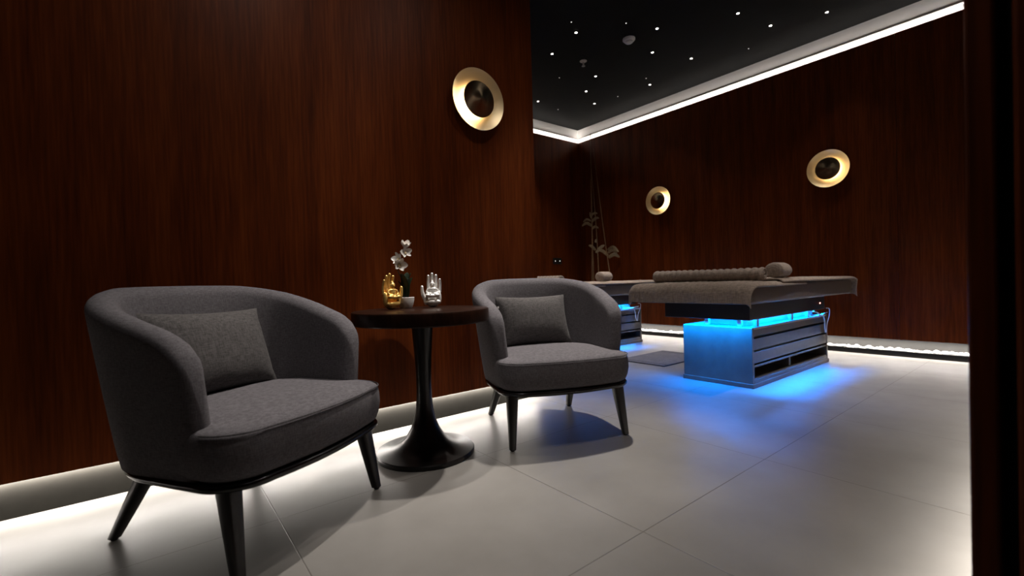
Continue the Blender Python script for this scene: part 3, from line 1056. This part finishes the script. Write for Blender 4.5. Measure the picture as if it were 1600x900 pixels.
# ------------------------------------------------------------------ bamboo in the corner
def bamboo(label, foot, tip, r, leaves, seed):
    rnd = random.Random(seed)
    t = thing('bamboo_stalk', label, 'bamboo stalk', foot, group='bamboo stalks in the corner')
    d = Vector(tip)-Vector(foot)
    bm = BM()
    side = d.cross(Vector((0, 0, 1)))
    if side.length < 1e-4: side = Vector((1, 0, 0))
    side.normalize()
    pts, rad = [], []
    nseg = 9
    for k in range(nseg*4+1):
        f = k/(nseg*4)
        bend = 0.03*math.sin(PI*f)*math.sin(seed)
        pts.append(d*f+side*bend)
        node = 1.22 if k % 4 == 0 and 0 < k < nseg*4 else 1.0
        rad.append(r*(1-0.65*f)*node)
    tube(bm, pts, rad, 10)
    obj('cane', bm, 'twig', t)
    for f, az, ln, wd in leaves:
        p = d*f
        ca, sa = math.cos(az), math.sin(az)
        q = rnd.uniform(-0.25, 0.75)
        path = [p, p+Vector((ca*ln*0.45, sa*ln*0.45, ln*(0.25+0.35*q))), p+Vector((ca*ln*0.85, sa*ln*0.85, ln*q))]
        obj('leaf', leaf_bm(path, wd*0.72, 0.001, (rnd.uniform(.5, 1), rnd.uniform(.5, 1), rnd.uniform(-.3, .4))), 'dryleaf', t, angle=80)
    return t
bamboo('tallest thin bamboo stalk standing upright in the corner, left of the leaning ones', (4.90, 4.40, 0), (4.96, 4.385, 2.83), 0.009, [(0.56, 2.4, 0.13, 0.022), (0.585, 5.4, 0.11, 0.020)], 1)
bamboo('bamboo stalk with dry leaves leaning left, behind the half hidden massage table', (4.88, 4.22, 0), (4.99, 4.42, 2.45), 0.009, [(0.46, 5.6, 0.15, 0.034), (0.475, 2.6, 0.12, 0.026), (0.52, 0.3, 0.10, 0.024)], 2)
bamboo('bamboo stalk rising from behind the bolster with a pale curled leaf', (4.86, 4.30, 0), (5.02, 4.46, 2.2), 0.008, [(0.69, 2.6, 0.17, 0.030), (0.715, 5.2, 0.13, 0.028), (0.67, 5.0, 0.12, 0.024), (0.74, 3.6, 0.12, 0.024)], 3)
bamboo('bamboo stalk furthest right, leaning across the others to the left', (4.97, 3.97, 0), (5.00, 4.37, 2.62), 0.0085, [(0.40, 5.2, 0.18, 0.036), (0.44, 5.0, 0.19, 0.030), (0.41, 2.4, 0.16, 0.032), (0.425, 5.6, 0.15, 0.030)], 4)

# switch plate with two lights on the back wall
sw = thing('wall_switch', 'black switch plate with two tiny lights on the back wall', 'switch', (4.60, YB, 1.032), (PI/2, 0, 0))
bm = BM(); box(bm, -0.085, 0.085, -0.045, 0.045, 0.0, 0.009); obj('plate', bm, 'switch', sw, bevel=0.003)
for x in (-0.045, 0.045):
    bm = BM(); lathe(bm, [(0.006, 0.008), (0.006, 0.0105), (0.004, 0.0115)], 14)
    for v in bm.verts: v.co.x += x
    obj('indicator_light', bm, 'white_led', sw)

# ------------------------------------------------------------------ ceiling: star lights and detectors
P_STAR = 58.0        # W of each star light in the massage corner
def star(label, x, y, r, dim=False, watts=P_STAR, cone=105, aim=None):  # builds the visible stars and the added fill spots
    t = thing('star_or_fill_light', label, 'ceiling star light', (x, y, ZC), group='ceiling star lights')
    bm = BM(); lathe(bm, [(r*1.5, 0.0), (r*1.5, -0.003), (r*1.02, -0.004), (r*1.02, -0.001)], 20)
    obj('bezel', bm, 'switch', t)
    bm = BM(); lathe(bm, [(r, -0.001), (r, -0.005), (r*0.5, -0.0075), (r*0.05, -0.008)], 20)
    obj('lens', bm, 'star_dim' if dim else 'star', t)
    if not dim:
        L = bpy.data.lights.new('star_or_fill_spot', 'SPOT')
        L.energy = watts; L.spot_size = math.radians(cone); L.spot_blend = 1.0; L.shadow_soft_size = 0.03
        L.color = (1.0, 0.92, 0.85)
        o = bpy.data.objects.new('star_or_fill_spot', L); C.objects.link(o); o.parent = t; o.location = (0, 0, -0.012)
        if aim: o.rotation_euler = (Vector(aim)-Vector((x, y, ZC))).to_track_quat('-Z', 'Y').to_euler()
STARS = [
    (3.126, 2.903, 'bright star light on the ceiling, left of the round smoke detector'),
    (3.682, 2.425, 'bright star light directly right of the round smoke detector'),
    (4.053, 1.871, 'bright star light at the top of the view, left of the right-hand pair'),
    (4.681, 1.401, 'bright star light furthest right, close to the right cove'),
    (4.498, 1.787, 'bright star light below and between the two topmost ones'),
    (3.216, 3.316, 'bright star light at far left, close to the near wall edge'),
    (4.026, 2.711, 'bright star light below right of the round smoke detector'),
    (4.472, 2.550, 'bright star light midway between smoke detector and right cove'),
    (3.963, 3.403, 'bright star light just below the small sprinkler head'),
    (4.176, 3.740, 'bright star light second below the small sprinkler head'),
    (4.660, 3.183, 'bright star light near the right cove, low in the view'),
    (3.899, 4.298, 'bright star light nearest the left end of the back cove'),
    (4.555, 3.942, 'bright star light nearest the corner of the two coves')]
# fill spots added out of view to light chairs, table, beds and partition
OVER = 'added fill spot over the armchairs, above the top of the view'
for x, y, l in STARS: star(l, x, y, 0.0115, watts=P_STAR*(0.2 if x > 4.4 else 1.0), cone=70)
for x, y, wt, cn in ((0.55, 1.15, 36, 150), (1.55, 1.00, 26, 150), (0.45, 1.55, 9, 140)):
    star(OVER, x, y, 0.0115, watts=wt, cone=cn)  # unseen washers added to brighten the left wall
for x, y, wt, cn, am in ((1.25, 1.93, 225, 40, (0.48, 1.62, 0.4)), (2.35, 1.93, 370, 42, (1.57, 1.60, 0.4)), (1.35, 1.10, 130, 22, (0.96, 1.90, 0.7))):
    star(OVER, x, y, 0.0115, watts=wt, cone=cn, aim=am)  # unseen aimed spots added for the seats and the tabletop
for x, y, wt in ((3.30, 0.50, 105), (4.05, 0.50, 105)):
    star('added fill spot towards the massage tables, above the top of the view', x, y, 0.0115, watts=wt, cone=66)  # unseen spots added to light the slatted bed sides
star('added fill spot beside the wooden partition, above the top of the view', 0.50, 0.13, 0.0115, watts=10.0, cone=62)  # unseen spot added to brighten the partition edge
DIM = [
    (3.377, 2.535, 'faint star light just above the smoke detector'),
    (2.966, 2.807, 'faint star light near the top left of the ceiling'),
    (3.652, 3.661, 'faint star light left of the sprinkler row'),
    (4.478, 3.105, 'faint star light above the low one near the right cove'),
    (4.760, 2.100, 'faint star light beside the middle of the right cove'),
    (4.620, 3.620, 'faint star light above the corner of the coves'),
    (4.300, 4.350, 'faint star light close above the back cove')]
for x, y, l in DIM: star(l, x, y, 0.0055, True)

sd = thing('smoke_detector', 'white round smoke detector on the black ceiling', 'smoke detector', (3.62, 2.69, ZC))
bm = BM(); lathe(bm, [(0.058, 0.0), (0.058, -0.012), (0.050, -0.022), (0.046, -0.024)], 40); obj('housing', bm, 'plastic', sd)
bm = BM(); lathe(bm, [(0.036, -0.023), (0.036, -0.036), (0.028, -0.042), (0.002, -0.043)], 32); obj('sensor_cap', bm, 'plastic', sd)
sp = thing('sprinkler_head', 'small sprinkler head hanging from the black ceiling', 'sprinkler', (3.59, 3.243, ZC))
bm = BM(); lathe(bm, [(0.036, 0.0), (0.036, -0.004), (0.022, -0.012), (0.012, -0.014)], 32); obj('escutcheon', bm, 'plastic', sp)
bm = BM(); lathe(bm, [(0.009, -0.012), (0.009, -0.036), (0.004, -0.040)], 20); lathe(bm, [(0.018, -0.052), (0.018, -0.054)], 20)
for s in (-1, 1): tube(bm, [(s*0.008, 0, -0.034), (s*0.013, 0, -0.044), (s*0.004, 0, -0.053)], 0.002, 6)
obj('nozzle', bm, 'plastic', sp)
